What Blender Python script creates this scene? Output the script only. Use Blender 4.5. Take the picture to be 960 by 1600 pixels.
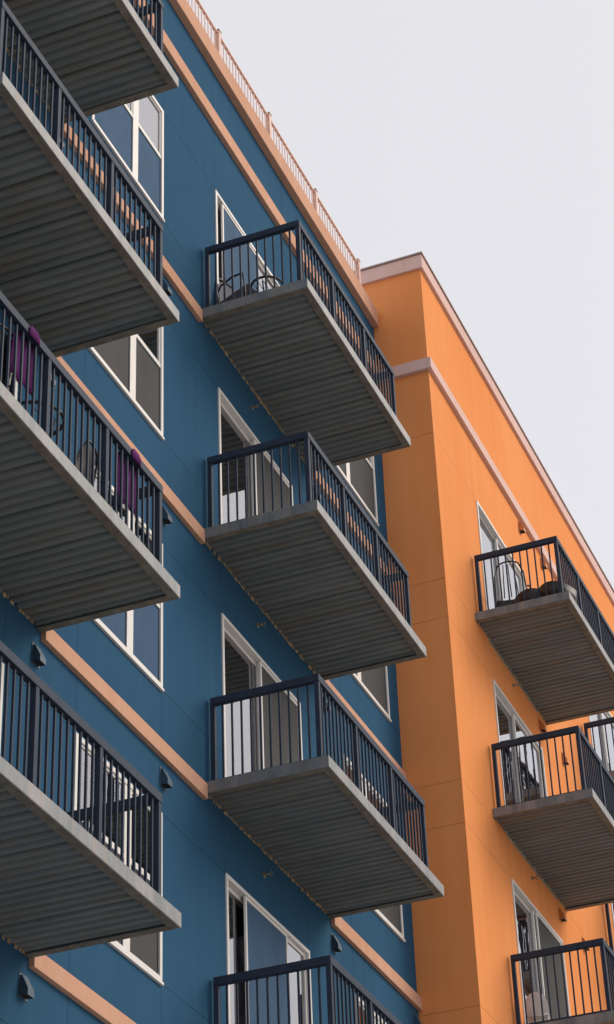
import bpy, bmesh, math, random
from mathutils import Vector
random.seed(7)
for o in list(bpy.data.objects): bpy.data.objects.remove(o, do_unlink=True)
scene = bpy.context.scene
COL = scene.collection
R = math.radians

# ------------------------------------------------------------------ camera
ZT = 18.84                       # height of the top balcony floor above the street
cam_d = bpy.data.cameras.new('camera'); cam = bpy.data.objects.new('camera', cam_d)
COL.objects.link(cam); scene.camera = cam
cam.location = (8.6703, -18.8053, ZT - 17.2433)
cam.rotation_euler = (2.163491, 0.034436, 0.388215)
cam_d.sensor_fit = 'HORIZONTAL'; cam_d.sensor_width = 36.0
cam_d.lens = 36.0 * 3499.68 / 960.0
cam_d.clip_start = 0.1; cam_d.clip_end = 5000

# ------------------------------------------------------------------ sky, sun, exposure
SUN_AZ, SUN_EL = 38.0, 36.0      # azimuth measured from +x (away from the facades) towards +y
world = bpy.data.worlds.new('World'); scene.world = world; world.use_nodes = True
wn = world.node_tree.nodes; wl = world.node_tree.links; wn.clear()
w_out = wn.new('ShaderNodeOutputWorld'); w_bg = wn.new('ShaderNodeBackground')
sky = wn.new('ShaderNodeTexSky'); sky.sky_type = 'NISHITA'; sky.sun_disc = False
sky.sun_elevation = R(SUN_EL); sky.sun_rotation = R(90 - SUN_AZ)
sky.air_density = 1.0; sky.dust_density = 4.0; sky.ozone_density = 1.0
w_mix = wn.new('ShaderNodeMixRGB'); w_mix.inputs['Fac'].default_value = 0.80   # bright high haze
w_mix.inputs['Color2'].default_value = (5.55, 5.45, 5.52, 1)
wl.new(sky.outputs[0], w_mix.inputs['Color1']); wl.new(w_mix.outputs[0], w_bg.inputs['Color'])
w_bg.inputs['Strength'].default_value = 0.1
wl.new(w_bg.outputs[0], w_out.inputs['Surface'])
sun_d = bpy.data.lights.new('sun', 'SUN'); sun = bpy.data.objects.new('sun', sun_d); COL.objects.link(sun)
sun_d.energy = 1.3; sun_d.angle = R(35); sun_d.color = (1.0, 0.90, 0.77)
to_sun = Vector((math.cos(R(SUN_EL)) * math.cos(R(SUN_AZ)), math.cos(R(SUN_EL)) * math.sin(R(SUN_AZ)), math.sin(R(SUN_EL))))
sun.rotation_euler = to_sun.to_track_quat('Z', 'Y').to_euler(); sun.location = (30, 20, 60)
vs = scene.view_settings; vs.view_transform = 'Standard'; vs.look = 'None'; vs.exposure = 0.70; vs.gamma = 1.0
vs.use_curve_mapping = False

# ------------------------------------------------------------------ materials
def new_mat(name):
    m = bpy.data.materials.new(name); m.use_nodes = True
    nt = m.node_tree; nt.nodes.clear()
    out = nt.nodes.new('ShaderNodeOutputMaterial'); b = nt.nodes.new('ShaderNodeBsdfPrincipled')
    nt.links.new(b.outputs[0], out.inputs['Surface'])
    return m, nt, b, out
def N(nt, t, **kw):
    n = nt.nodes.new(t)
    for k, v in kw.items():
        if k in n.inputs: n.inputs[k].default_value = v
        else: setattr(n, k, v)
    return n
def pos_map(nt, scale):
    g = N(nt, 'ShaderNodeNewGeometry'); mp = N(nt, 'ShaderNodeMapping'); mp.inputs['Scale'].default_value = scale
    nt.links.new(g.outputs['Position'], mp.inputs['Vector']); return mp.outputs[0]
def noise(nt, scale, vec=(1, 1, 1), detail=4, rough=0.55):
    n = N(nt, 'ShaderNodeTexNoise'); n.inputs['Scale'].default_value = scale
    n.inputs['Detail'].default_value = detail; n.inputs['Roughness'].default_value = rough
    nt.links.new(pos_map(nt, vec), n.inputs['Vector']); return n.outputs['Fac']
def ramp(nt, fac, a, b):
    r = N(nt, 'ShaderNodeMapRange'); r.inputs['From Min'].default_value = a; r.inputs['From Max'].default_value = b
    nt.links.new(fac, r.inputs['Value']); return r.outputs[0]
def mix(nt, fac, c1, c2, mode='MIX'):
    m = N(nt, 'ShaderNodeMixRGB', blend_type=mode)
    for s, v in (('Fac', fac), ('Color1', c1), ('Color2', c2)):
        if hasattr(v, 'links') or hasattr(v, 'is_linked'): nt.links.new(v, m.inputs[s])
        elif isinstance(v, (int, float)): m.inputs[s].default_value = v
        else: m.inputs[s].default_value = (*v, 1)
    return m.outputs[0]
def bump(nt, bsdf, h, strength, dist):
    b = N(nt, 'ShaderNodeBump'); b.inputs['Strength'].default_value = strength; b.inputs['Distance'].default_value = dist
    nt.links.new(h, b.inputs['Height']); nt.links.new(b.outputs[0], bsdf.inputs['Normal'])

def stucco(name, col, dark, light):
    m, nt, b, _ = new_mat(name)
    big = ramp(nt, noise(nt, 0.5, (1, 1, 0.7), 3), 0.35, 0.68)
    streak = ramp(nt, noise(nt, 6.0, (1, 1, 0.05), 4), 0.42, 0.75)
    fine = ramp(nt, noise(nt, 45.0, (1, 1, 1), 3), 0.3, 0.7)
    c = mix(nt, big, dark, col)
    s2 = N(nt, 'ShaderNodeMath', operation='MULTIPLY'); nt.links.new(streak, s2.inputs[0]); s2.inputs[1].default_value = 0.42
    c = mix(nt, s2.outputs[0], c, light)
    f2 = N(nt, 'ShaderNodeMath', operation='MULTIPLY'); nt.links.new(fine, f2.inputs[0]); f2.inputs[1].default_value = 0.30
    c = mix(nt, f2.outputs[0], c, dark)
    nt.links.new(c, b.inputs['Base Color'])
    b.inputs['Roughness'].default_value = 0.95; b.inputs['Specular IOR Level'].default_value = 0.04
    bump(nt, b, noise(nt, 95.0, (1, 1, 1), 4, 0.65), 0.5, 0.006)
    return m
M = {}
M['blue'] = stucco('blue_stucco', (0.033, 0.098, 0.182), (0.028, 0.084, 0.154), (0.041, 0.109, 0.193))
M['orange'] = stucco('orange_stucco', (0.79, 0.305, 0.112), (0.74, 0.265, 0.088), (0.82, 0.36, 0.16))
M['salmon'] = stucco('salmon_stucco', (0.60, 0.35, 0.25), (0.53, 0.295, 0.20), (0.64, 0.42, 0.33))
M['mauve'] = stucco('mauve_stucco', (0.70, 0.49, 0.45), (0.64, 0.44, 0.40), (0.74, 0.54, 0.51))

def metal_paint(name, col, rough, spec=0.5, var=0.12, rust=0.0):
    m, nt, b, _ = new_mat(name)
    v = ramp(nt, noise(nt, 7.0, (1, 1, 1), 4), 0.3, 0.7)
    c = mix(nt, v, [x * (1 - var) for x in col], [x * (1 + var) for x in col])
    if rust:
        r = ramp(nt, noise(nt, 3.2, (1, 1, 0.6), 5, 0.7), 0.62, 0.74)
        r2 = N(nt, 'ShaderNodeMath', operation='MULTIPLY'); nt.links.new(r, r2.inputs[0]); r2.inputs[1].default_value = rust
        c = mix(nt, r2.outputs[0], c, (0.24, 0.12, 0.06))
    nt.links.new(c, b.inputs['Base Color'])
    b.inputs['Roughness'].default_value = rough; b.inputs['Specular IOR Level'].default_value = spec
    return m
M['rail'] = metal_paint('dark_navy_rail_paint', (0.031, 0.043, 0.070), 0.55, 0.07)
M['black'] = metal_paint('black_powder_coat', (0.018, 0.019, 0.021), 0.5)
M['white'] = metal_paint('white_vinyl', (0.66, 0.64, 0.63), 0.5, 0.25, 0.03)
M['roofrail'] = metal_paint('salmon_rail_paint', (0.62, 0.40, 0.34), 0.6, 0.3)
M['coping'] = metal_paint('metal_coping', (0.30, 0.22, 0.21), 0.5)
M['hood_blue'] = metal_paint('vent_hood_blue', (0.024, 0.060, 0.105), 0.6)
M['hood_orange'] = metal_paint('vent_hood_orange', (0.55, 0.20, 0.06), 0.6)
M['vent_dark'] = metal_paint('vent_opening', (0.012, 0.012, 0.012), 0.9)
M['brass'] = metal_paint('sprinkler_metal', (0.25, 0.20, 0.13), 0.5)
M['purple'] = metal_paint('purple_cloth', (0.085, 0.018, 0.10), 0.95, 0.1, 0.25)
M['greycloth'] = metal_paint('grey_sling_cloth', (0.16, 0.16, 0.19), 0.95, 0.1)
M['whiteplastic'] = metal_paint('white_plastic', (0.72, 0.72, 0.74), 0.4)
M['concrete'] = metal_paint('balcony_concrete', (0.30, 0.29, 0.27), 0.9, 0.2, 0.2)
M['inside'] = metal_paint('interior_paint', (0.42, 0.40, 0.38), 0.9, 0.1, 0.05)
M['roof'] = metal_paint('roof_membrane', (0.76, 0.75, 0.72), 0.9, 0.2)

def fascia_mat():
    m, nt, b, _ = new_mat('weathered_grey_steel')
    v = ramp(nt, noise(nt, 5.0, (1, 1, 0.25), 5, 0.7), 0.35, 0.7)
    c = mix(nt, v, (0.095, 0.120, 0.140), (0.240, 0.232, 0.240))
    st = ramp(nt, noise(nt, 9.0, (1, 1, 0.06), 4, 0.7), 0.52, 0.78)
    s2 = N(nt, 'ShaderNodeMath', operation='MULTIPLY'); nt.links.new(st, s2.inputs[0]); s2.inputs[1].default_value = 0.45
    c = mix(nt, s2.outputs[0], c, (0.27, 0.17, 0.11))
    r = ramp(nt, noise(nt, 2.3, (1, 1, 1.2), 6, 0.75), 0.66, 0.74)
    c = mix(nt, r, c, (0.22, 0.095, 0.04))
    nt.links.new(c, b.inputs['Base Color'])
    b.inputs['Roughness'].default_value = 0.55; b.inputs['Specular IOR Level'].default_value = 0.5
    bump(nt, b, noise(nt, 30, (1, 1, 1), 4), 0.25, 0.004)
    return m
M['fascia'] = fascia_mat()
def soffit_mat():
    m, nt, b, _ = new_mat('galvanised_decking')
    v = ramp(nt, noise(nt, 2.0, (0.35, 2.2, 1), 5, 0.7), 0.3, 0.7)
    c = mix(nt, v, (0.115, 0.138, 0.148), (0.200, 0.218, 0.222))
    st = ramp(nt, noise(nt, 1.6, (0.5, 2.4, 1), 6, 0.75), 0.48, 0.72)
    c = mix(nt, st, c, (0.17, 0.145, 0.11))
    r = ramp(nt, noise(nt, 1.7, (1, 1.5, 1), 6, 0.78), 0.66, 0.72)
    c = mix(nt, r, c, (0.24, 0.11, 0.045))
    nt.links.new(c, b.inputs['Base Color'])
    b.inputs['Roughness'].default_value = 0.6; b.inputs['Specular IOR Level'].default_value = 0.4
    return m
M['soffit'] = soffit_mat()
M['flange'] = metal_paint('bare_flange_steel', (0.17, 0.15, 0.12), 0.7, 0.3, 0.3, 0.7)
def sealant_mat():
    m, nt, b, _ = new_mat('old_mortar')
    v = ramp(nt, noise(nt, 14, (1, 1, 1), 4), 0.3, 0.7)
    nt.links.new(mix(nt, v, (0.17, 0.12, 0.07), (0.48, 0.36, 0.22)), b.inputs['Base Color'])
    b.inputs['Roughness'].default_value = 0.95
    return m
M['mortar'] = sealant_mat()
def glass_mat(name, tint):
    # double glazing: four air/glass surfaces reflect, the rest passes through
    m, nt, b, out = new_mat(name); nt.nodes.remove(b)
    fr = N(nt, 'ShaderNodeFresnel'); fr.inputs['IOR'].default_value = 1.52
    a = N(nt, 'ShaderNodeMath', operation='MULTIPLY'); nt.links.new(fr.outputs[0], a.inputs[0]); a.inputs[1].default_value = 4.0
    d = N(nt, 'ShaderNodeMath', operation='MULTIPLY_ADD'); nt.links.new(fr.outputs[0], d.inputs[0]); d.inputs[1].default_value = 3.0; d.inputs[2].default_value = 1.0
    q = N(nt, 'ShaderNodeMath', operation='DIVIDE'); nt.links.new(a.outputs[0], q.inputs[0]); nt.links.new(d.outputs[0], q.inputs[1])
    gl = N(nt, 'ShaderNodeBsdfGlossy'); gl.inputs['Roughness'].default_value = 0.015; gl.inputs['Color'].default_value = (0.95, 0.96, 1, 1)
    tr = N(nt, 'ShaderNodeBsdfTransparent'); tr.inputs['Color'].default_value = (*tint, 1)
    mx = N(nt, 'ShaderNodeMixShader'); nt.links.new(q.outputs[0], mx.inputs['Fac'])
    nt.links.new(tr.outputs[0], mx.inputs[1]); nt.links.new(gl.outputs[0], mx.inputs[2]); nt.links.new(mx.outputs[0], out.inputs['Surface'])
    bp = N(nt, 'ShaderNodeBump'); bp.inputs['Strength'].default_value = 0.06; bp.inputs['Distance'].default_value = 0.02
    nt.links.new(noise(nt, 1.6, (1, 1, 1), 2), bp.inputs['Height']); nt.links.new(bp.outputs[0], gl.inputs['Normal'])
    return m
M['glass'] = glass_mat('window_glass', (0.80, 0.83, 0.85))
def screen_mat(name, col):
    m, nt, b, out = new_mat(name)
    b.inputs['Base Color'].default_value = (*col, 1); b.inputs['Roughness'].default_value = 0.8; b.inputs['Specular IOR Level'].default_value = 0.08
    tr = N(nt, 'ShaderNodeBsdfTransparent'); mx = N(nt, 'ShaderNodeMixShader')
    v = noise(nt, 2.5, (1, 1.4, 0.8), 3)
    nt.links.new(ramp(nt, v, -2.4, 0.9), mx.inputs['Fac'])
    nt.links.new(tr.outputs[0], mx.inputs[1]); nt.links.new(b.outputs[0], mx.inputs[2]); nt.links.new(mx.outputs[0], out.inputs['Surface'])
    return m
M['screen'] = screen_mat('insect_screen_mesh', (0.085, 0.086, 0.09)); M['screen_blue_reflection'] = screen_mat('insect_screen_painted_blue_reflection', (0.062, 0.118, 0.205))  # second copy of the mesh has a blue reflection painted into its base colour
def plain(name, col, rough=0.9):
    m, nt, b, _ = new_mat(name); b.inputs['Base Color'].default_value = (*col, 1); b.inputs['Roughness'].default_value = rough; return m
M['curtain'] = plain('curtain_cloth', (0.62, 0.60, 0.60)); M['blind'] = plain('blind_slats', (0.68, 0.64, 0.60), 0.6)
M['greycurtain'] = plain('grey_curtain_cloth', (0.10, 0.11, 0.14))
def ground_mat(name, a, b_, sc):
    m, nt, b, _ = new_mat(name)
    v = ramp(nt, noise(nt, sc, (1, 1, 1), 6, 0.7), 0.3, 0.7)
    nt.links.new(mix(nt, v, a, b_), b.inputs['Base Color']); b.inputs['Roughness'].default_value = 0.95
    bump(nt, b, noise(nt, 60, (1, 1, 1), 4), 0.4, 0.01); return m
M['ground'] = ground_mat('dry_ground', (0.38, 0.36, 0.32), (0.46, 0.43, 0.39), 0.4)
M['asphalt'] = ground_mat('asphalt', (0.10, 0.10, 0.10), (0.15, 0.15, 0.15), 1.5)
M['paving'] = ground_mat('concrete_paving', (0.46, 0.45, 0.42), (0.56, 0.54, 0.51), 1.2)
M['paint'] = ground_mat('road_paint', (0.7, 0.7, 0.68), (0.8, 0.8, 0.78), 3)

# ------------------------------------------------------------------ mesh helpers
WL = {}
def link(name, me, parent=None, loc=(0, 0, 0), rot=None):
    o = bpy.data.objects.new(name, me); COL.objects.link(o)
    loc = Vector(loc); WL[o.name] = loc
    if parent is not None:
        o.parent = parent; o.location = loc - WL[parent.name]
    else: o.location = loc
    if rot: o.rotation_euler = rot
    return o
def tag(o, label=None, cat=None, group=None, kind=None):
    if label: o['label'] = label
    if cat: o['category'] = cat
    if group: o['group'] = group
    if kind: o['kind'] = kind
    return o
def empty(name, loc, label, cat, group=None):
    o = link(name, None, None, loc); o.empty_display_size = 0.2
    return tag(o, label, cat, group)
def mesh(name, verts, faces, mat, smooth=False):
    me = bpy.data.meshes.new(name); me.from_pydata([tuple(v) for v in verts], [], faces)
    bm = bmesh.new(); bm.from_mesh(me); bmesh.ops.recalc_face_normals(bm, faces=bm.faces); bm.to_mesh(me); bm.free()
    me.materials.append(M[mat])
    if smooth:
        for p in me.polygons: p.use_smooth = True
    return me
class MB:
    def __init__(s): s.v = []; s.f = []
    def box(s, a, b):
        i = len(s.v); (x0, y0, z0), (x1, y1, z1) = a, b
        s.v += [(x0,y0,z0),(x1,y0,z0),(x1,y1,z0),(x0,y1,z0),(x0,y0,z1),(x1,y0,z1),(x1,y1,z1),(x0,y1,z1)]
        s.f += [tuple(i + k for k in q) for q in ((0,3,2,1),(4,5,6,7),(0,1,5,4),(1,2,6,5),(2,3,7,6),(3,0,4,7))]
        return s
    def tube(s, pts, r, n=8, close=False):
        pts = [Vector(p) for p in pts]; rings = []
        for k, p in enumerate(pts):
            if close: d = pts[(k + 1) % len(pts)] - pts[k - 1]
            else: d = pts[min(k + 1, len(pts) - 1)] - pts[max(k - 1, 0)]
            d.normalize(); up = Vector((0, 0, 1)) if abs(d.z) < 0.9 else Vector((1, 0, 0))
            a = d.cross(up).normalized(); b = a.cross(d)
            i = len(s.v); rings.append(i)
            for j in range(n):
                t = 2 * math.pi * j / n; s.v.append(p + a * math.cos(t) * r + b * math.sin(t) * r)
        m = len(rings)
        for k in range(m if close else m - 1):
            i, q = rings[k], rings[(k + 1) % m]
            for j in range(n): s.f.append((i + j, i + (j + 1) % n, q + (j + 1) % n, q + j))
        if not close:
            s.f.append(tuple(rings[0] + j for j in range(n))); s.f.append(tuple(rings[-1] + j for j in reversed(range(n))))
        return s
    def build(s, name, mat, parent=None, loc=(0, 0, 0), smooth=False, rot=None):
        return link(name, mesh(name, s.v, s.f, mat, smooth), parent, loc, rot)
_cache = {}
def box(name, a, b, mat, parent=None, bevel=0.0):
    """one box object, its origin at its centre, sharing mesh data with boxes of the same size"""
    a, b = Vector(a), Vector(b); c = (a + b) / 2; h = (b - a) / 2
    key = (round(h.x, 4), round(h.y, 4), round(h.z, 4), mat, bevel)
    if key not in _cache:
        mb = MB().box(-h, h); me = mesh(name, mb.v, mb.f, mat)
        if bevel:
            bm = bmesh.new(); bm.from_mesh(me)
            bmesh.ops.bevel(bm, geom=bm.edges[:] + bm.verts[:], offset=bevel, segments=2, affect='EDGES', profile=0.6)
            bm.to_mesh(me); bm.free()
        _cache[key] = me
    return link(name, _cache[key], parent, c)

# ------------------------------------------------------------------ dimensions read off the photograph
SH = 3.2                                        # storey height
D = 1.42; Xo, Yo, Do, zo = 0.826, 7.126, 1.446, -0.124
RAIL_H, RAIL_IN = 1.06, 0.15
G = 0.0025                                       # half width of a stucco joint

# ------------------------------------------------------------------ ground
tag(box('ground', (-1500, -1500, -0.5), (1500, 1500, -0.12), 'ground'), kind='structure')
tag(box('pavement', (-40, -200, -0.11), (5.2, 200, 0.0), 'paving'), kind='structure')
tag(box('road', (5.2, -200, -0.13), (14.2, 200, -0.116), 'asphalt'), kind='structure')
tag(box('pavement', (14.2, -200, -0.11), (17.6, 200, 0.0), 'paving'), kind='structure')
for i in range(-8, 12):
    tag(box('lane_marking', (9.64, i * 6.0, -0.115), (9.76, i * 6.0 + 3, -0.112), 'paint'), kind='structure')

# ------------------------------------------------------------------ the two buildings
blue = empty('apartment_building', (-6, -4, 0), 'dark blue stucco apartment block with salmon bands and dark railed balconies', 'building')
orange = empty('apartment_building', (-6, 16, 0), 'bright orange stucco apartment block standing proud of the blue one', 'building')

def backing(parent, plane, u_breaks, z_breaks, holes, at, mat):
    """wall sheet behind the stucco panels with true openings; plane 'x' or 'y'"""
    v, f = [], []
    for a, b in zip(u_breaks, u_breaks[1:]):
        for c, d in zip(z_breaks, z_breaks[1:]):
            um, zm = (a + b) / 2, (c + d) / 2
            if any(h[0] < um < h[1] and h[2] < zm < h[3] for h in holes): continue
            i = len(v)
            v += [(at, a, c), (at, b, c), (at, b, d), (at, a, d)] if plane == 'x' else [(a, at, c), (b, at, c), (b, at, d), (a, at, d)]
            f.append((i, i + 1, i + 2, i + 3))
    return link('wall', mesh('wall', [Vector(p) - WL[parent.name] for p in v], f, mat), parent, WL[parent.name])

# ---- blue
BZ = sorted([ZT - SH * k + d for k in range(6) for d in (-0.12, 0.0, 0.59, 2.38)] + [0.0, ZT + 3.56, ZT + 4.62])
BY = [-17.0, -12.4, -9.0, -6.20, -3.80, -2.41, -0.53, 1.03, 3.36, 4.80, 6.70, Yo - 0.004]
b_doors = [(a, b, ZT - SH * k, ZT - SH * k + 2.38) for k in range(4) for a, b in ((-6.20, -3.80), (1.03, 3.36))]
b_wins = [(a, b, ZT - SH * k + 0.59, ZT - SH * k + 2.38) for k in range(5) for a, b in ((-2.41, -0.53), (4.80, 6.70))]
bwall = backing(blue, 'x', BY, BZ, b_doors + b_wins, -0.014, 'blue')
row_z = sorted([ZT - SH * k + d for k in range(6) for d in (-0.12, 0.59, 2.38)] + [0.0, ZT + 3.56, ZT + 4.62])
for a, b in zip(BY, BY[1:]):
    for c, d in zip(row_z, row_z[1:]):
        um, zm = (a + b) / 2, (c + d) / 2
        if any(h[0] < um < h[1] and h[2] - 0.2 < zm < h[3] for h in b_doors): continue
        if any(h[0] < um < h[1] and h[2] < zm < h[3] for h in b_wins): continue
        box('stucco_panel', (-0.013, a + G, c + G), (0.0, b - (G if b < 7 else 0), d - G), 'blue', bwall)
# thresholds below the doors close the strip left by the openings
for h in b_doors: box('threshold', (-0.013, h[0] + G, h[2] - 0.12 + G), (-0.001, h[1] - G, h[2]), 'concrete', bwall)
# rear shell, roof and floors
MB().box((-14, -17.2, 0), (-13.8, Yo - 0.01, ZT + 4.6)).box((-13.8, -17.2, 0), (-0.015, -17.0, ZT + 4.6)).box((-13.8, Yo - 0.2, 0), (-0.015, Yo - 0.01, ZT + 4.5)).build('rear_wall', 'blue', blue)
box('roof', (-13.8, -17.0, ZT + 4.50), (-0.251, Yo - 0.21, ZT + 4.74), 'roof', blue)
for k in range(0, 6):
    z = ZT - SH * k
    box('floor_slab', (-6.0, -17.0, z - 0.25), (-0.016, Yo - 0.21, z - 0.004), 'inside', blue)
box('floor_slab', (-6.0, -17.0, ZT + 2.75), (-0.016, Yo - 0.21, ZT + 3.1), 'inside', blue)
box('partition_wall', (-6.2, -17.0, 0), (-6.0, Yo - 0.21, ZT + 3.1), 'inside', blue)
for y in (-3.1, 0.2, 4.1):
    box('partition_wall', (-6.0, y - 0.06, 0), (-0.02, y + 0.06, ZT + 2.75), 'inside', blue)

# bands at the floor lines, interrupted by the balconies
for k in range(0, 5):
    z = ZT - SH * k
    for a, b in ((-12.0, -6.76), (-3.13, 0.49), (4.10, Yo - 0.006)):
        box('belt_course', (-0.004, a, z - 0.215), (0.055, b, z - 0.04), 'salmon', blue, 0.006)
box('belt_course', (-0.004, -17.0, ZT + 3.44), (0.065, Yo - 0.006, ZT + 3.67), 'salmon', blue, 0.006)
box('cornice', (-0.25, -17.0, ZT + 4.50), (0.10, Yo - 0.05, ZT + 4.80), 'salmon', blue, 0.008)
# ---- roof railing
RY = [6.354 - 1.757 * i for i in range(7)]
rr = box('roof_railing', (0.034, RY[-1], ZT + 5.222), (0.072, RY[0], ZT + 5.25), 'roofrail', blue)
for y in RY:
    box('post', (0.02, y - 0.035, ZT + 4.797), (0.09, y + 0.035, ZT + 5.27), 'roofrail', rr)
    box('post_cap', (0.012, y - 0.042, ZT + 5.27), (0.098, y + 0.042, ZT + 5.285), 'coping', rr)
for y0_, y1_ in zip(RY[1:], RY):
    n = 16
    for i in range(n):
        y = y0_ + 0.05 + (y1_ - y0_ - 0.1) * (i + 0.5) / n
        box('baluster', (0.048, y - 0.010, ZT + 4.797), (0.058, y + 0.010, ZT + 5.222), 'roofrail', rr)

# ---- orange
fo = [ZT + zo - SH * k for k in range(6)]
o_doors = [(a, b, fo[k], fo[k] + 2.40) for k in range(4) for a, b in ((9.10, 11.55), (15.0, 17.45))]
OY = [Yo + 0.013, 9.10, 11.55, 15.0, 17.45, 20.8, 26.0, 32.0]
OZ = sorted([f + d for f in fo for d in (-0.16, 0.0, 2.40)] + [0.0, ZT + 3.54, ZT + 5.5])
owall = backing(orange, 'x', OY, OZ, o_doors, Xo - 0.014, 'orange')
orow = sorted([f + d for f in fo for d in (-0.16, 2.40)] + [0.0, ZT + 3.54, ZT + 5.5])
for a, b in zip([Yo] + OY[1:], OY[1:]):
    for c, d in zip(orow, orow[1:]):
        um, zm = (a + b) / 2, (c + d) / 2
        if any(h[0] < um < h[1] and h[2] - 0.2 < zm < h[3] for h in o_doors): continue
        if c > fo[0] + 2.3: continue
        box('stucco_panel', (Xo - 0.013, a + (G if a > Yo else 0), c + G), (Xo, b - G, d - G), 'orange', owall)
for c, d in ((fo[0] + 2.40, ZT + 3.54), (ZT + 3.54, ZT + 5.5)):
    for a, b in ((Yo, 12.9), (12.9, 22.0), (22.0, 32.0)):
        box('stucco_panel', (Xo - 0.013, a + (.002 if a > Yo else 0), c + G), (Xo, b - .002, d - G), 'orange', owall)
for h in o_doors: box('threshold', (Xo - 0.013, h[0] + G, h[2] - 0.16 + G), (Xo - 0.001, h[1] - G, h[2]), 'concrete', owall)
rwall = backing(orange, 'y', [-9.0, Xo - 0.014], OZ, [], Yo + 0.014, 'orange')
for c, d in zip(orow, orow[1:]):
    box('stucco_panel', (-9.0, Yo + 0.0005, c + G), (Xo - 0.0135, Yo + 0.0135, d - G), 'orange', rwall)
MB().box((-9.2, Yo + 0.02, 0), (-9.0, 32, ZT + 5.5)).box((-9.0, 31.8, 0), (Xo - 0.02, 32, ZT + 5.5)).build('rear_wall', 'orange', orange)
box('roof', (-9.0, Yo + 0.02, ZT + 5.1), (Xo - 0.02, 31.8, ZT + 5.25), 'roof', orange)
for f in fo: box('floor_slab', (-5.0, Yo + 0.02, f - 0.25), (Xo - 0.016, 31.8, f - 0.004), 'inside', orange)
box('floor_slab', (-5.0, Yo + 0.02, ZT + 2.75), (Xo - 0.016, 31.8, ZT + 3.0), 'inside', orange)
box('partition_wall', (-5.2, Yo + 0.02, 0), (-5.0, 31.8, ZT + 3.0), 'inside', orange)
for y in (8.4, 12.6, 14.2, 18.4): box('partition_wall', (-5.0, y - 0.06, 0), (Xo - 0.02, y + 0.06, ZT + 2.75), 'inside', orange)
box('belt_course', (Xo - 0.004, Yo - 0.065, ZT + 3.44), (Xo + 0.065, 32, ZT + 3.64), 'mauve', orange, 0.006)
box('belt_course', (-9.0, Yo - 0.065, ZT + 3.44), (Xo - 0.005, Yo + 0.004, ZT + 3.64), 'mauve', orange, 0.006)
box('parapet_cap', (Xo - 0.25, Yo - 0.05, ZT + 5.43), (Xo + 0.05, 32, ZT + 5.69), 'mauve', orange, 0.006)
box('parapet_cap', (-9.0, Yo - 0.05, ZT + 5.43), (Xo - 0.251, Yo + 0.25, ZT + 5.69), 'mauve', orange, 0.006)
box('coping', (Xo - 0.28, Yo - 0.075, ZT + 5.692), (Xo + 0.075, 32, ZT + 5.72), 'coping', orange)
box('coping', (-9.0, Yo - 0.075, ZT + 5.692), (Xo - 0.281, Yo + 0.28, ZT + 5.72), 'coping', orange)

# ------------------------------------------------------------------ windows and doors
def frame_mesh(mb, x0, x1, y0, y1, z0, z1, w, wb=None):
    wb = wb or w
    mb.box((x0, y0, z0), (x1, y0 + w, z1)); mb.box((x0, y1 - w, z0), (x1, y1, z1))
    mb.box((x0, y0 + w, z1 - w), (x1, y1 - w, z1)); mb.box((x0, y0 + w, z0), (x1, y1 - w, z0 + wb)); return mb
def child(mb, name, mat, parent, smooth=False):
    p = WL[parent.name]; return link(name, mesh(name, [Vector(v) - p for v in mb.v], mb.f, mat, smooth), parent, p)
def pane(name, x, y0, y1, z0, z1, mat, parent): box(name, (x - 0.003, y0, z0), (x + 0.003, y1, z1), mat, parent)
def drape(x, y0, y1, z0, z1, parent, mat, waves, amp, seed):
    rnd = random.Random(seed); n = waves * 6; v = []; f = []
    for i in range(n + 1):
        y = y0 + (y1 - y0) * i / n
        for z, s in ((z1, 0.6), ((z0 + z1) / 2, 1.0), (z0, 1.25)):
            v.append((x + amp * s * math.sin(i / 6 * 2 * math.pi + 0.8 * math.sin(i * 0.7)) + rnd.uniform(-.004, .004), y + 0.01 * math.sin(z * 2 + i), z))
    for i in range(n):
        for j in range(2): a = i * 3 + j; f.append((a, a + 1, a + 4, a + 3))
    mb = MB(); mb.v = v; mb.f = f; return child(mb, 'curtain', mat, parent, True)
def venetian(x, y0, y1, z0, z1, parent, pitch=0.05, tilt=-1.2):
    mb = MB(); z = z1
    while z > z0:
        i = len(mb.v); dx, dz = 0.026 * math.cos(tilt), 0.026 * math.sin(tilt)
        for yy in (y0, y1): mb.v += [(x - dx, yy, z + dz), (x + dx, yy, z - dz), (x + dx, yy, z - dz - .002), (x - dx, yy, z + dz - .002)]
        mb.f += [(i, i + 4, i + 5, i + 1), (i + 1, i + 5, i + 6, i + 2), (i + 2, i + 6, i + 7, i + 3), (i + 3, i + 7, i + 4, i), (i, i + 1, i + 2, i + 3), (i + 4, i + 7, i + 6, i + 5)]
        z -= pitch
    return child(mb, 'venetian_blind', 'blind', parent)
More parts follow.
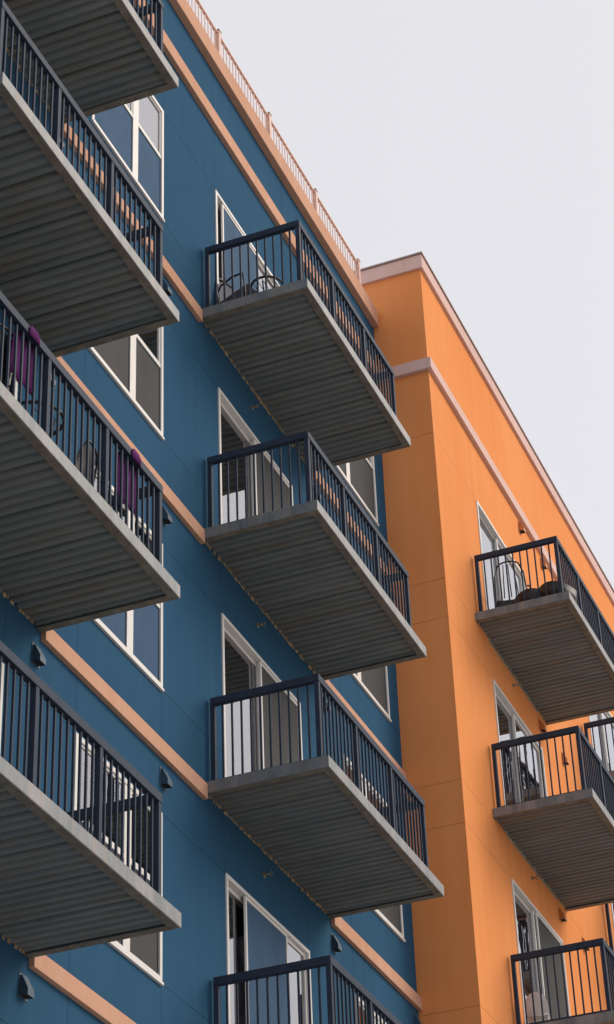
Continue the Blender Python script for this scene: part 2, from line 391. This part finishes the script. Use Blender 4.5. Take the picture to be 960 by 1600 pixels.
def window(bld, y0, y1, z0, z1, mull, dress, seed, scr='screen'):
    c = ((y0 + y1) / 2, (z0 + z1) / 2); w = 0.05
    fm = frame_mesh(MB(), -0.11, 0.014, y0 + .001, y1 - .001, z0 + .001, z1 - .001, w, 0.05)
    o = link('window', mesh('window_frame', [Vector(v) - Vector((0, c[0], c[1])) for v in fm.v], fm.f, 'white'), bld, (0, c[0], c[1]))
    box('mullion', (-0.10, mull[0] + .02, z0 + .052), (0.006, mull[1] - .02, z1 - w - .002), 'white', o)
    box('sill', (-0.02, y0 - .0, z0 - .03), (0.03, y1 + .0, z0 - .002), 'white', o)
    zm = z0 + 0.95
    for i, (a, b) in enumerate(((y0 + w + .002, mull[0] + .018), (mull[1] - .018, y1 - w - .002))):
        box('meeting_rail', (-0.05, a, zm), (0.004, b, zm + .045), 'white', o)
        child(frame_mesh(MB(), -0.034, -0.004, a, b, zm + .047, z1 - w - .002, .025), 'upper_sash', 'white', o)
        pane('upper_pane', -0.018, a + .026, b - .026, zm + .073, z1 - w - .028, 'glass', o)
        child(frame_mesh(MB(), -0.064, -0.040, a, b, z0 + .052, zm - .002, .03), 'lower_sash', 'white', o)
        pane('lower_pane', -0.052, a + .031, b - .031, z0 + .083, zm - .033, 'glass', o)
        sc = box('insect_screen', (-0.0105, a + .012, z0 + .064), (-0.0085, b - .012, zm - .014), scr, o)
        child(frame_mesh(MB(), -0.016, -0.004, a + .001, b - .001, z0 + .053, zm - .003, .012), 'screen_frame', 'rail', o)
        kind = dress[i]
        if kind == 'white': drape(-0.18, a, b, z0 + .05, z1, o, 'curtain', 5, 0.006, seed + i)
        elif kind == 'curtain': drape(-0.20, a, b, z0 + .05, z1, o, 'curtain', 6, 0.03, seed + i)
        elif kind == 'grey': drape(-0.20, a, b, z0 + .05, z1, o, 'greycurtain', 7, 0.03, seed + i)
        elif kind == 'blind': venetian(-0.15, a, b, z0 + .06, z1 - .02, o)
    return o
for k in range(5):
    z = ZT - SH * k
    dl = [('grey', 'white'), ('white', 'white'), ('curtain', 'curtain'), ('blind', 'blind'), ('white', 'blind')][k]
    dr = [('white', 'grey'), ('white', 'grey'), ('blind', 'white'), ('white', 'grey'), ('blind', 'white')][k]
    window(blue, -2.41, -0.53, z + 0.59, z + 2.38, (-1.38, -1.20), dl, 10 * k, 'screen_blue_reflection' if k in (0, 2) else 'screen')
    window(blue, 4.80, 6.70, z + 0.59, z + 2.38, (5.47, 5.65), dr, 10 * k + 5)

def door(bld, X, y0, y1, z0, z1, screen_y, split, dress, seed, scr='screen'):
    w = 0.045; c = Vector((X, (y0 + y1) / 2, z0))
    mb = frame_mesh(MB(), X - 0.14, X + 0.016, y0 + .001, y1 - .001, z0 + .002, z1 - .001, w, 0.03)
    o = link('sliding_door', mesh('door_frame', [Vector(v) - c for v in mb.v], mb.f, 'white'), bld, c)
    a, b = y0 + w + .002, y1 - w - .002; zt, zb = z1 - w - .002, z0 + .034
    for (p, q, x) in ((a, split + .03, X - 0.072), (split - .03, b, X - 0.038)):
        child(frame_mesh(MB(), x - .016, x + .016, p, q, zb, zt, .045), 'door_leaf', 'white', o)
        pane('pane', x, p + .046, q - .046, zb + .046, zt - .046, 'glass', o)
    if screen_y is not None:
        x = X - 0.006; p, q = screen_y, min(screen_y + (y1 - y0) / 2, b)
        sf = child(frame_mesh(MB(), x - .012, x + .012, p, q, zb + .002, zt - .002, .035), 'screen_door', 'white', o)
        pane('insect_screen', x, p + .036, q - .036, zb + .04, zt - .04, scr, o)
    box('handle', (X - .021, split + .0, z0 + .95), (X - .012, split + .02, z0 + 1.15), 'black', o)
    for i, (p, q) in enumerate(((a, split), (split, b))):
        kind = dress[i]
        if kind == 'white': drape(X - 0.125, p, q, z0 + .05, z1, o, 'curtain', 8, 0.012, seed + i)
        elif kind == 'curtain': drape(X - 0.24, p, q, z0 + .05, z1, o, 'curtain', 8, 0.035, seed + i)
        elif kind == 'grey': drape(X - 0.24, p, q, z0 + .05, z1, o, 'greycurtain', 8, 0.03, seed + i)
        elif kind == 'blind': venetian(X - 0.115, p, q, z0 + .06, z1 - .02, o)
    return o
for k in range(4):
    z = ZT - SH * k
    sy = [1.26, 2.14, 2.14, 1.55][k]
    ds = [('grey', 'white'), ('blind', 'grey'), ('blind', 'none'), ('blind', 'curtain')][k]
    door(blue, 0.0, 1.03, 3.36, z, z + 2.38, sy, 2.19, ds, 100 + k, 'screen_blue_reflection' if k in (0, 3) else 'screen')
    door(blue, 0.0, -6.20, -3.80, z, z + 2.38, -6.14, -5.0, ('grey', 'white'), 120 + k)
    if k < 3:
        f = fo[k]
        door(orange, Xo, 9.10, 11.55, f, f + 2.40, [None, None, 10.25][k], 10.2, [('white', 'grey'), ('grey', 'white'), ('curtain', 'grey')][k], 140 + k)
        door(orange, Xo, 15.0, 17.45, f, f + 2.40, None, 16.2, ('grey', 'white'), 160 + k)
    else:
        for y0_ in (9.10, 15.0): door(orange, Xo, y0_, y0_ + 2.45, fo[k], fo[k] + 2.40, None, y0_ + 1.15, ('grey', 'white'), 180 + k)

# ------------------------------------------------------------------ balconies
PROF = [(0.03, -0.004), (0.002, -0.004), (0.0, -0.006), (0.0, -0.130), (0.002, -0.137), (0.008, -0.140), (0.090, -0.140), (0.090, -0.130), (0.03, -0.130)]
def balcony(bld, X, y0, y1, zf, dep, rot_seed):
    rnd = random.Random(rot_seed)
    o = box('balcony', (X + .004, y0 + .032, zf - 0.055), (X + dep - .032, y1 - .032, zf - 0.012), 'concrete', bld)   # the deck
    O = WL[o.name]
    # edge beams, mitred at the corners
    P = len(PROF)
    paths = [((0, 'n'), (1, 'n')), ((1, 'n'), (1, 'f')), ((1, 'f'), (0, 'f'))]
    for e in paths:
        v = []
        for cx, cy in e:
            for oi, z in PROF:
                v.append(Vector((X + (dep - oi if cx else 0.003), (y0 + oi) if cy == 'n' else (y1 - oi), zf + z)) - O)
        f = [(i, (i + 1) % P, P + (i + 1) % P, P + i) for i in range(P)]
        for s, (cx, cy) in enumerate(e):
            if cx == 0: f.append(tuple(s * P + i for i in range(P)))
        me = mesh('edge_beam', v, f, 'fascia'); me.materials.append(M['flange'])
        for pl in me.polygons:
            if pl.normal.z < -0.9: pl.material_index = 1          # unpainted underside of the flange
        link('edge_beam', me, o, O)
    # corrugated deck panels
    n = 6; a0 = y0 + .034; pw = (y1 - y0 - .068) / n
    for i in range(n):
        ys = a0 + i * pw; prof = []
        rib = pw / 5
        for r in range(5):
            b0 = ys + r * rib; d0 = -0.066 if r == 0 else -0.082
            prof += [(b0, d0), (b0 + .16 * rib, d0 - .002), (b0 + .30 * rib, -0.105), (b0 + .40 * rib, -0.114), (b0 + .66 * rib, -0.115), (b0 + .84 * rib, -0.110), (b0 + .97 * rib, -0.093)]
        prof += [(ys + pw - .001, -0.066)]
        v = []; f = []
        sag = rnd.uniform(-.003, .003)
        for y, z in prof: v += [Vector((X + .006, y, zf + z + sag)) - O, Vector((X + dep - .034, y, zf + z + sag)) - O]
        for q in range(len(prof) - 1): f.append((2 * q, 2 * q + 1, 2 * q + 3, 2 * q + 2))
        link('deck_panel', mesh('deck_panel', v, f, 'soffit'), o, O)
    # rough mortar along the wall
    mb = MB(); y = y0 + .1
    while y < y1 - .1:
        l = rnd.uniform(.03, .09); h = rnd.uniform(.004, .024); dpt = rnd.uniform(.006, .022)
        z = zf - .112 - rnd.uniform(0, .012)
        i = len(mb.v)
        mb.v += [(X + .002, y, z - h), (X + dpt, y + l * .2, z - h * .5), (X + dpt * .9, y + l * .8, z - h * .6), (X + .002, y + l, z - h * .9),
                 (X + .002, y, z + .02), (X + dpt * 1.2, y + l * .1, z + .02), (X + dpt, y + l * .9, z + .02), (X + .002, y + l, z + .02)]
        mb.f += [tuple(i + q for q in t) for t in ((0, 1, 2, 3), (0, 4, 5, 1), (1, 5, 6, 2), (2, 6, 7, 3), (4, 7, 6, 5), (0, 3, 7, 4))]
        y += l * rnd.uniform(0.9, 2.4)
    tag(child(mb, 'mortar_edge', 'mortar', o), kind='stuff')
    # railing
    xr = X + dep - RAIL_IN; yn, yf = y0 + RAIL_IN, y1 - RAIL_IN; xw = X + 0.058
    zt = zf + RAIL_H; p = 0.026
    posts = [(xw, yn), (xr, yn), (xr, yn + (yf - yn) / 3), (xr, yn + 2 * (yf - yn) / 3), (xr, yf), (xw, yf)]
    for (px, py) in posts: box('post', (px - p, py - p, zf - .013), (px + p, py + p, zt - .085), 'rail', o)
    t = 0.032
    box('top_rail', (xr - t, yn - t, zt - .085), (xr + t, yf + t, zt), 'rail', o, 0.004)
    for py in (yn, yf): box('top_rail', (xw - p, py - t, zt - .085), (xr - t - .0005, py + t, zt), 'rail', o, 0.004)
    q = .014
    for a, b in zip(posts[1:4], posts[2:5]): box('bottom_rail', (xr - q, a[1] + p, zf + .04), (xr + q, b[1] - p, zf + .075), 'rail', o)
    for py in (yn, yf): box('bottom_rail', (xw + p, py - q, zf + .04), (xr - p, py + q, zf + .075), 'rail', o)
    h = .010
    def bal(px, py): box('baluster', (px - h, py - h, zf + .075), (px + h, py + h, zt - .085), 'rail', o)
    nb = 10
    for py in (yn, yf):
        for i in range(1, nb + 1): bal(xw + (xr - xw) * i / (nb + 1), py)
    for a, b in zip(posts[1:4], posts[2:5]):
        for i in range(1, 10): bal(xr, a[1] + (b[1] - a[1]) * i / 10)
    return o
for k in range(4):
    balcony(blue, 0, -6.74, -3.137, ZT - SH * k, D, 200 + k)
    balcony(blue, 0, 0.496, 4.096, ZT - SH * k, D, 210 + k)
for k in range(3): balcony(orange, Xo, 8.472, 12.04, fo[k], Do, 220 + k)
for k in range(2): balcony(orange, Xo, 14.30, 17.87, fo[k], Do, 230 + k)

# ------------------------------------------------------------------ vents, sprinkler heads
def vent(bld, X, y, z, mat):
    w, h, d = .056, .175, .08
    v = [(0, -w, -h / 2), (0, w, -h / 2), (0, w, h / 2), (0, -w, h / 2), (d, -w, -h / 2 - .01), (d, w, -h / 2 - .01), (d, w, -h / 2 + .05), (d, -w, -h / 2 + .05), (.02, -w, h / 2), (.02, w, h / 2)]
    f = [(0, 3, 8, 7, 4), (1, 5, 6, 9, 2), (8, 9, 6, 7), (3, 2, 9, 8), (4, 7, 6, 5), (0, 1, 2, 3)]
    o = link('vent_hood', mesh('vent_hood', v, f, mat), bld, (X + .002, y, z))
    box('vent_opening', (X + .006, y - w + .008, z - h / 2 - .002), (X + d - .004, y + w - .008, z - h / 2 + .006), 'vent_dark', o)
    box('flange', (X + .001, y - w - .02, z - h / 2 - .02), (X + .007, y + w + .02, z + h / 2 + .02), mat, o)
for k in range(4):
    z = ZT - SH * k - 0.42
    for y in (-3.22, -0.5, 4.16, 6.97): vent(blue, 0, y, z, 'hood_blue')
vent(blue, 0, -0.5, ZT + 3.22, 'hood_blue')
for z in [ZT + 3.27] + [f - 0.36 for f in fo[:3]]:
    for y in (11.62, 12.85): vent(orange, Xo, y, z, 'hood_orange')
def sprinkler(bld, X, y, z):
    mb = MB().tube([(0, 0, 0), (.07, 0, 0)], .012).tube([(.06, 0, -.03), (.085, 0, -.03), (.095, 0, 0), (.085, 0, .03), (.06, 0, .03)], .006)
    mb.tube([(0, 0, 0), (.006, 0, 0)], .035, 12)
    mb.build('sprinkler_head', 'brass', bld, (X + .001, y, z), True)
for k in range(3):
    sprinkler(blue, 0, 2.1, ZT - SH * k - .40)
    sprinkler(orange, Xo, 10.22, fo[k] - .34)

# ------------------------------------------------------------------ things on the balconies
def patio_chair(loc, rz, label, seatmat, framemat, group=None, openback=False):
    e = empty('patio_chair', loc, label, 'chair', group); e.rotation_euler = (0, 0, rz)
    def part(mb, name, mat, smooth=True):
        o = bpy.data.objects.new(name, mesh(name, mb.v, mb.f, mat, smooth)); COL.objects.link(o); o.parent = e; WL[o.name] = Vector(loc)
    for s in (-1, 1):
        part(MB().tube([(s * .26, .24, 0), (s * .27, .25, .42), (s * .28, .22, .62), (s * .28, .05, .66), (s * .27, -.16, .64), (s * .25, -.22, .60)], .013), 'arm', framemat)
        part(MB().tube([(s * .26, -.30, 0), (s * .24, -.22, .42), (s * .22, -.30, .80), (s * .17, -.34, .92)], .013), 'leg', framemat)
    top = [(.17 * math.cos(t), -.34 - .02 * math.sin(t), .92 + .07 * math.sin(t)) for t in [math.pi * i / 8 for i in range(9)]]
    part(MB().tube(top, .013), 'back_frame', framemat)
    if openback:
        for q in (-.09, 0, .09): part(MB().tube([(q * 1.2, -.23, .44), (q, -.30, .72), (q * .8, -.345, .95)], .009), 'back_slat', framemat)
    mb = MB(); n = 8
    for i in range(n + 1):
        t = i / n; z = .44 + .50 * t; y = -.21 - .12 * t
        for j in range(5):
            u = -1 + j / 2; mb.v.append((u * (.225 - .06 * t), y - .03 * (1 - u * u), z))
    for i in range(n):
        for j in range(4): a = i * 5 + j; mb.f.append((a, a + 1, a + 6, a + 5))
    if not openback: part(mb, 'backrest', seatmat)
    mb = MB(); m = 6
    for i in range(m + 1):
        t = i / m
        for j in range(5):
            u = -1 + j / 2; mb.v.append((u * .235, -.21 + .46 * t, .43 + .03 * t - .02 * (1 - u * u)))
    for i in range(m):
        for j in range(4): a = i * 5 + j; mb.f.append((a, a + 1, a + 6, a + 5))
    part(mb, 'seat', seatmat)
    return e
def round_table(loc, r, h, label, mat, wire=False, top=None):
    e = empty('round_table', loc, label, 'table')
    def part(mb, name, smooth=True, mt=None):
        o = bpy.data.objects.new(name, mesh(name, mb.v, mb.f, mt or mat, smooth)); COL.objects.link(o); o.parent = e; WL[o.name] = Vector(loc)
    ring = [(r * math.cos(2 * math.pi * i / 28), r * math.sin(2 * math.pi * i / 28), h) for i in range(28)]
    part(MB().tube(ring, .016, 8, True), 'rim')
    mb = MB()
    if wire:
        for i in range(-2, 3):
            x = i * r / 3; l = math.sqrt(r * r - x * x); mb.tube([(x, -l, h), (x, l, h)], .005, 6)
    else:
        mb.v = [(p[0], p[1], h + .006) for p in ring] + [(p[0], p[1], h - .006) for p in ring]
        mb.f = [tuple(range(28)), tuple(reversed(range(28, 56)))] + [(i, (i + 1) % 28, 28 + (i + 1) % 28, 28 + i) for i in range(28)]
    part(mb, 'table_top', False, top)
    for i in range(3):
        t = 2 * math.pi * i / 3 + .5; c, s = math.cos(t), math.sin(t)
        part(MB().tube([(r * .8 * c, r * .8 * s, 0), (r * .35 * c, r * .35 * s, h * .5), (r * .7 * c, r * .7 * s, h - .01)], .011), 'leg')
def tub_chair(loc, rz, label, group=None):
    e = empty('wicker_chair', loc, label, 'chair', group); e.rotation_euler = (0, 0, rz)
    def part(mb, name, mat, smooth=True):
        o = bpy.data.objects.new(name, mesh(name, mb.v, mb.f, mat, smooth)); COL.objects.link(o); o.parent = e; WL[o.name] = Vector(loc)
    mb = MB(); n = 18                                    # wrap-round back and arms
    for i in range(n + 1):
        t = math.pi * (-.08 + 1.16 * i / n); up = .62 + .17 * math.sin(max(0, min(math.pi, t))) ** 2
        for rr_, z in ((.30, .22), (.335, up), (.30, up + .012), (.265, up), (.25, .30)):
            mb.v.append((rr_ * .9 * math.cos(t), -rr_ * .9 * math.sin(t), z * .54))
    for i in range(n):
        for j in range(5): mb.f.append((i * 5 + j, i * 5 + (j + 1) % 5, (i + 1) * 5 + (j + 1) % 5, (i + 1) * 5 + j))
    mb.f += [tuple(range(5)), tuple(n * 5 + j for j in range(5))]
    part(mb, 'backrest', 'black')
    sm = MB(); ring = [(.27 * math.cos(2 * math.pi * i / 20), .27 * math.sin(2 * math.pi * i / 20)) for i in range(20)]
    sm.v = [(x * .86, y * .86, .26) for x, y in ring] + [(x * .9, y * .9, .17) for x, y in ring]
    sm.f = [tuple(range(20)), tuple(reversed(range(20, 40)))] + [(i, (i + 1) % 20, 20 + (i + 1) % 20, 20 + i) for i in range(20)]
    part(sm, 'seat', 'black', False)
    for sx in (-1, 1):
        for sy in (-1, 1): part(MB().tube([(sx * .17, sy * .16, 0), (sx * .16, sy * .14, .18)], .018), 'leg', 'black')
# top blue balcony
patio_chair((0.36, 1.10, ZT - .012), R(250), 'grey sling chair with thin curved arms on the topmost blue balcony', 'greycloth', 'black')
round_table((0.62, 1.20, ZT - .012), .20, .68, 'round black wire table beside the grey sling chair', 'black', True)
# top orange balcony
patio_chair((Xo + .42, 9.20, fo[0] - .012), R(8), 'black patio chair with arched open back by the orange building sliding door', 'black', 'black', openback=True)
tub_chair((Xo + .72, 9.12, fo[0] - .012), R(15), 'low black wicker tub chair next to the arched patio chair')
tub_chair((Xo + 1.12, 9.06, fo[0] - .012), R(-10), 'low black wicker tub chair in the railing corner of the orange balcony')
# third blue balcony of the near stack
zb = ZT - 2 * SH
def towel(y, label):
    xr = D - RAIL_IN; mb = MB(); n = 10; m = 12; w = .30; v = []
    prof = [(.045, -.10), (.046, -.03), (.044, .012), (.03, .012), (0, .03), (-.03, .012), (-.045, .005), (-.05, -.08), (-.055, -.2), (-.06, -.33), (-.062, -.46), (-.06, -.55)]
    rnd = random.Random(int(y * 100) % 97)
    for i in range(n + 1):
        u = i / n - .5
        for j, (x, z) in enumerate(prof):
            pinch = .35 if 2 <= j <= 6 else (.6 if j < 2 else 1.0 + .04 * j)
            bulge = 1.0 + (.5 * (1 - 4 * u * u) if j == 4 else 0)
            v.append((xr + x + .012 * math.sin(i * 1.9 + j * .4) * (j > 6), y + u * w * pinch, zb + RAIL_H + z * bulge + .01 * math.sin(i * 1.3) * (j == 11)))
    f = []
    for i in range(n):
        for j in range(m - 1): a = i * m + j; f.append((a, a + 1, a + m + 1, a + m))
    base = Vector((xr, y, zb + RAIL_H))
    me = mesh('towel', [Vector(p) - base for p in v], f, 'purple', True)
    o = link('towel', me, None, base); md = o.modifiers.new('thickness', 'SOLIDIFY'); md.thickness = .006
    tag(o, label, 'towel', 'purple cloths over the rail')
towel(-5.80, 'purple cloth slung over the balcony rail, the one beside the dark lattice chairs')
towel(-3.84, 'purple cloth slung over the rail near the end post by the window')
patio_chair((.80, -5.95, zb - .012), R(80), 'dark patio chair behind the purple cloth on the third blue balcony', 'black', 'black')
patio_chair((.70, -4.25, zb - .012), R(100), 'dark patio chair near the end post of the third blue balcony', 'black', 'black')
round_table((.95, -5.12, zb - .012), .26, .70, 'small wire-topped black table between two patio chairs', 'black', True)
# lowest orange balcony in view
def white_chair(loc, rz, label):
    e = empty('plastic_chair', loc, label, 'chair'); e.rotation_euler = (0, 0, rz); e.scale = (.7, .7, .7)
    def part(mb, name):
        o = bpy.data.objects.new(name, mesh(name, mb.v, mb.f, 'whiteplastic', True)); COL.objects.link(o); o.parent = e; WL[o.name] = Vector(loc)
    mb = MB(); n = 12
    for i in range(n + 1):
        t = i / n
        for j in range(9):
            u = -1 + j / 4; wd = .22 * (1 - .35 * max(0, t - .5) ** 2 * 4 * .6)
            mb.v.append((u * wd, -.2 - .1 * t + .05 * u * u, .42 + .44 * t - .08 * u * u * t))
    for i in range(n):
        for j in range(8): a = i * 9 + j; mb.f.append((a, a + 1, a + 10, a + 9))
    part(mb, 'backrest')
    part(MB().box((-.22, -.21, .40), (.22, .22, .43)), 'seat')
    for sx in (-1, 1):
        for sy in (-1, 1): part(MB().tube([(sx * .22, sy * .22, 0), (sx * .19, sy * .18, .41)], .016), 'leg')
white_chair((Xo + .22, 9.05, fo[2] - .012), R(10), 'small white plastic chair with rounded back on the lowest orange balcony')
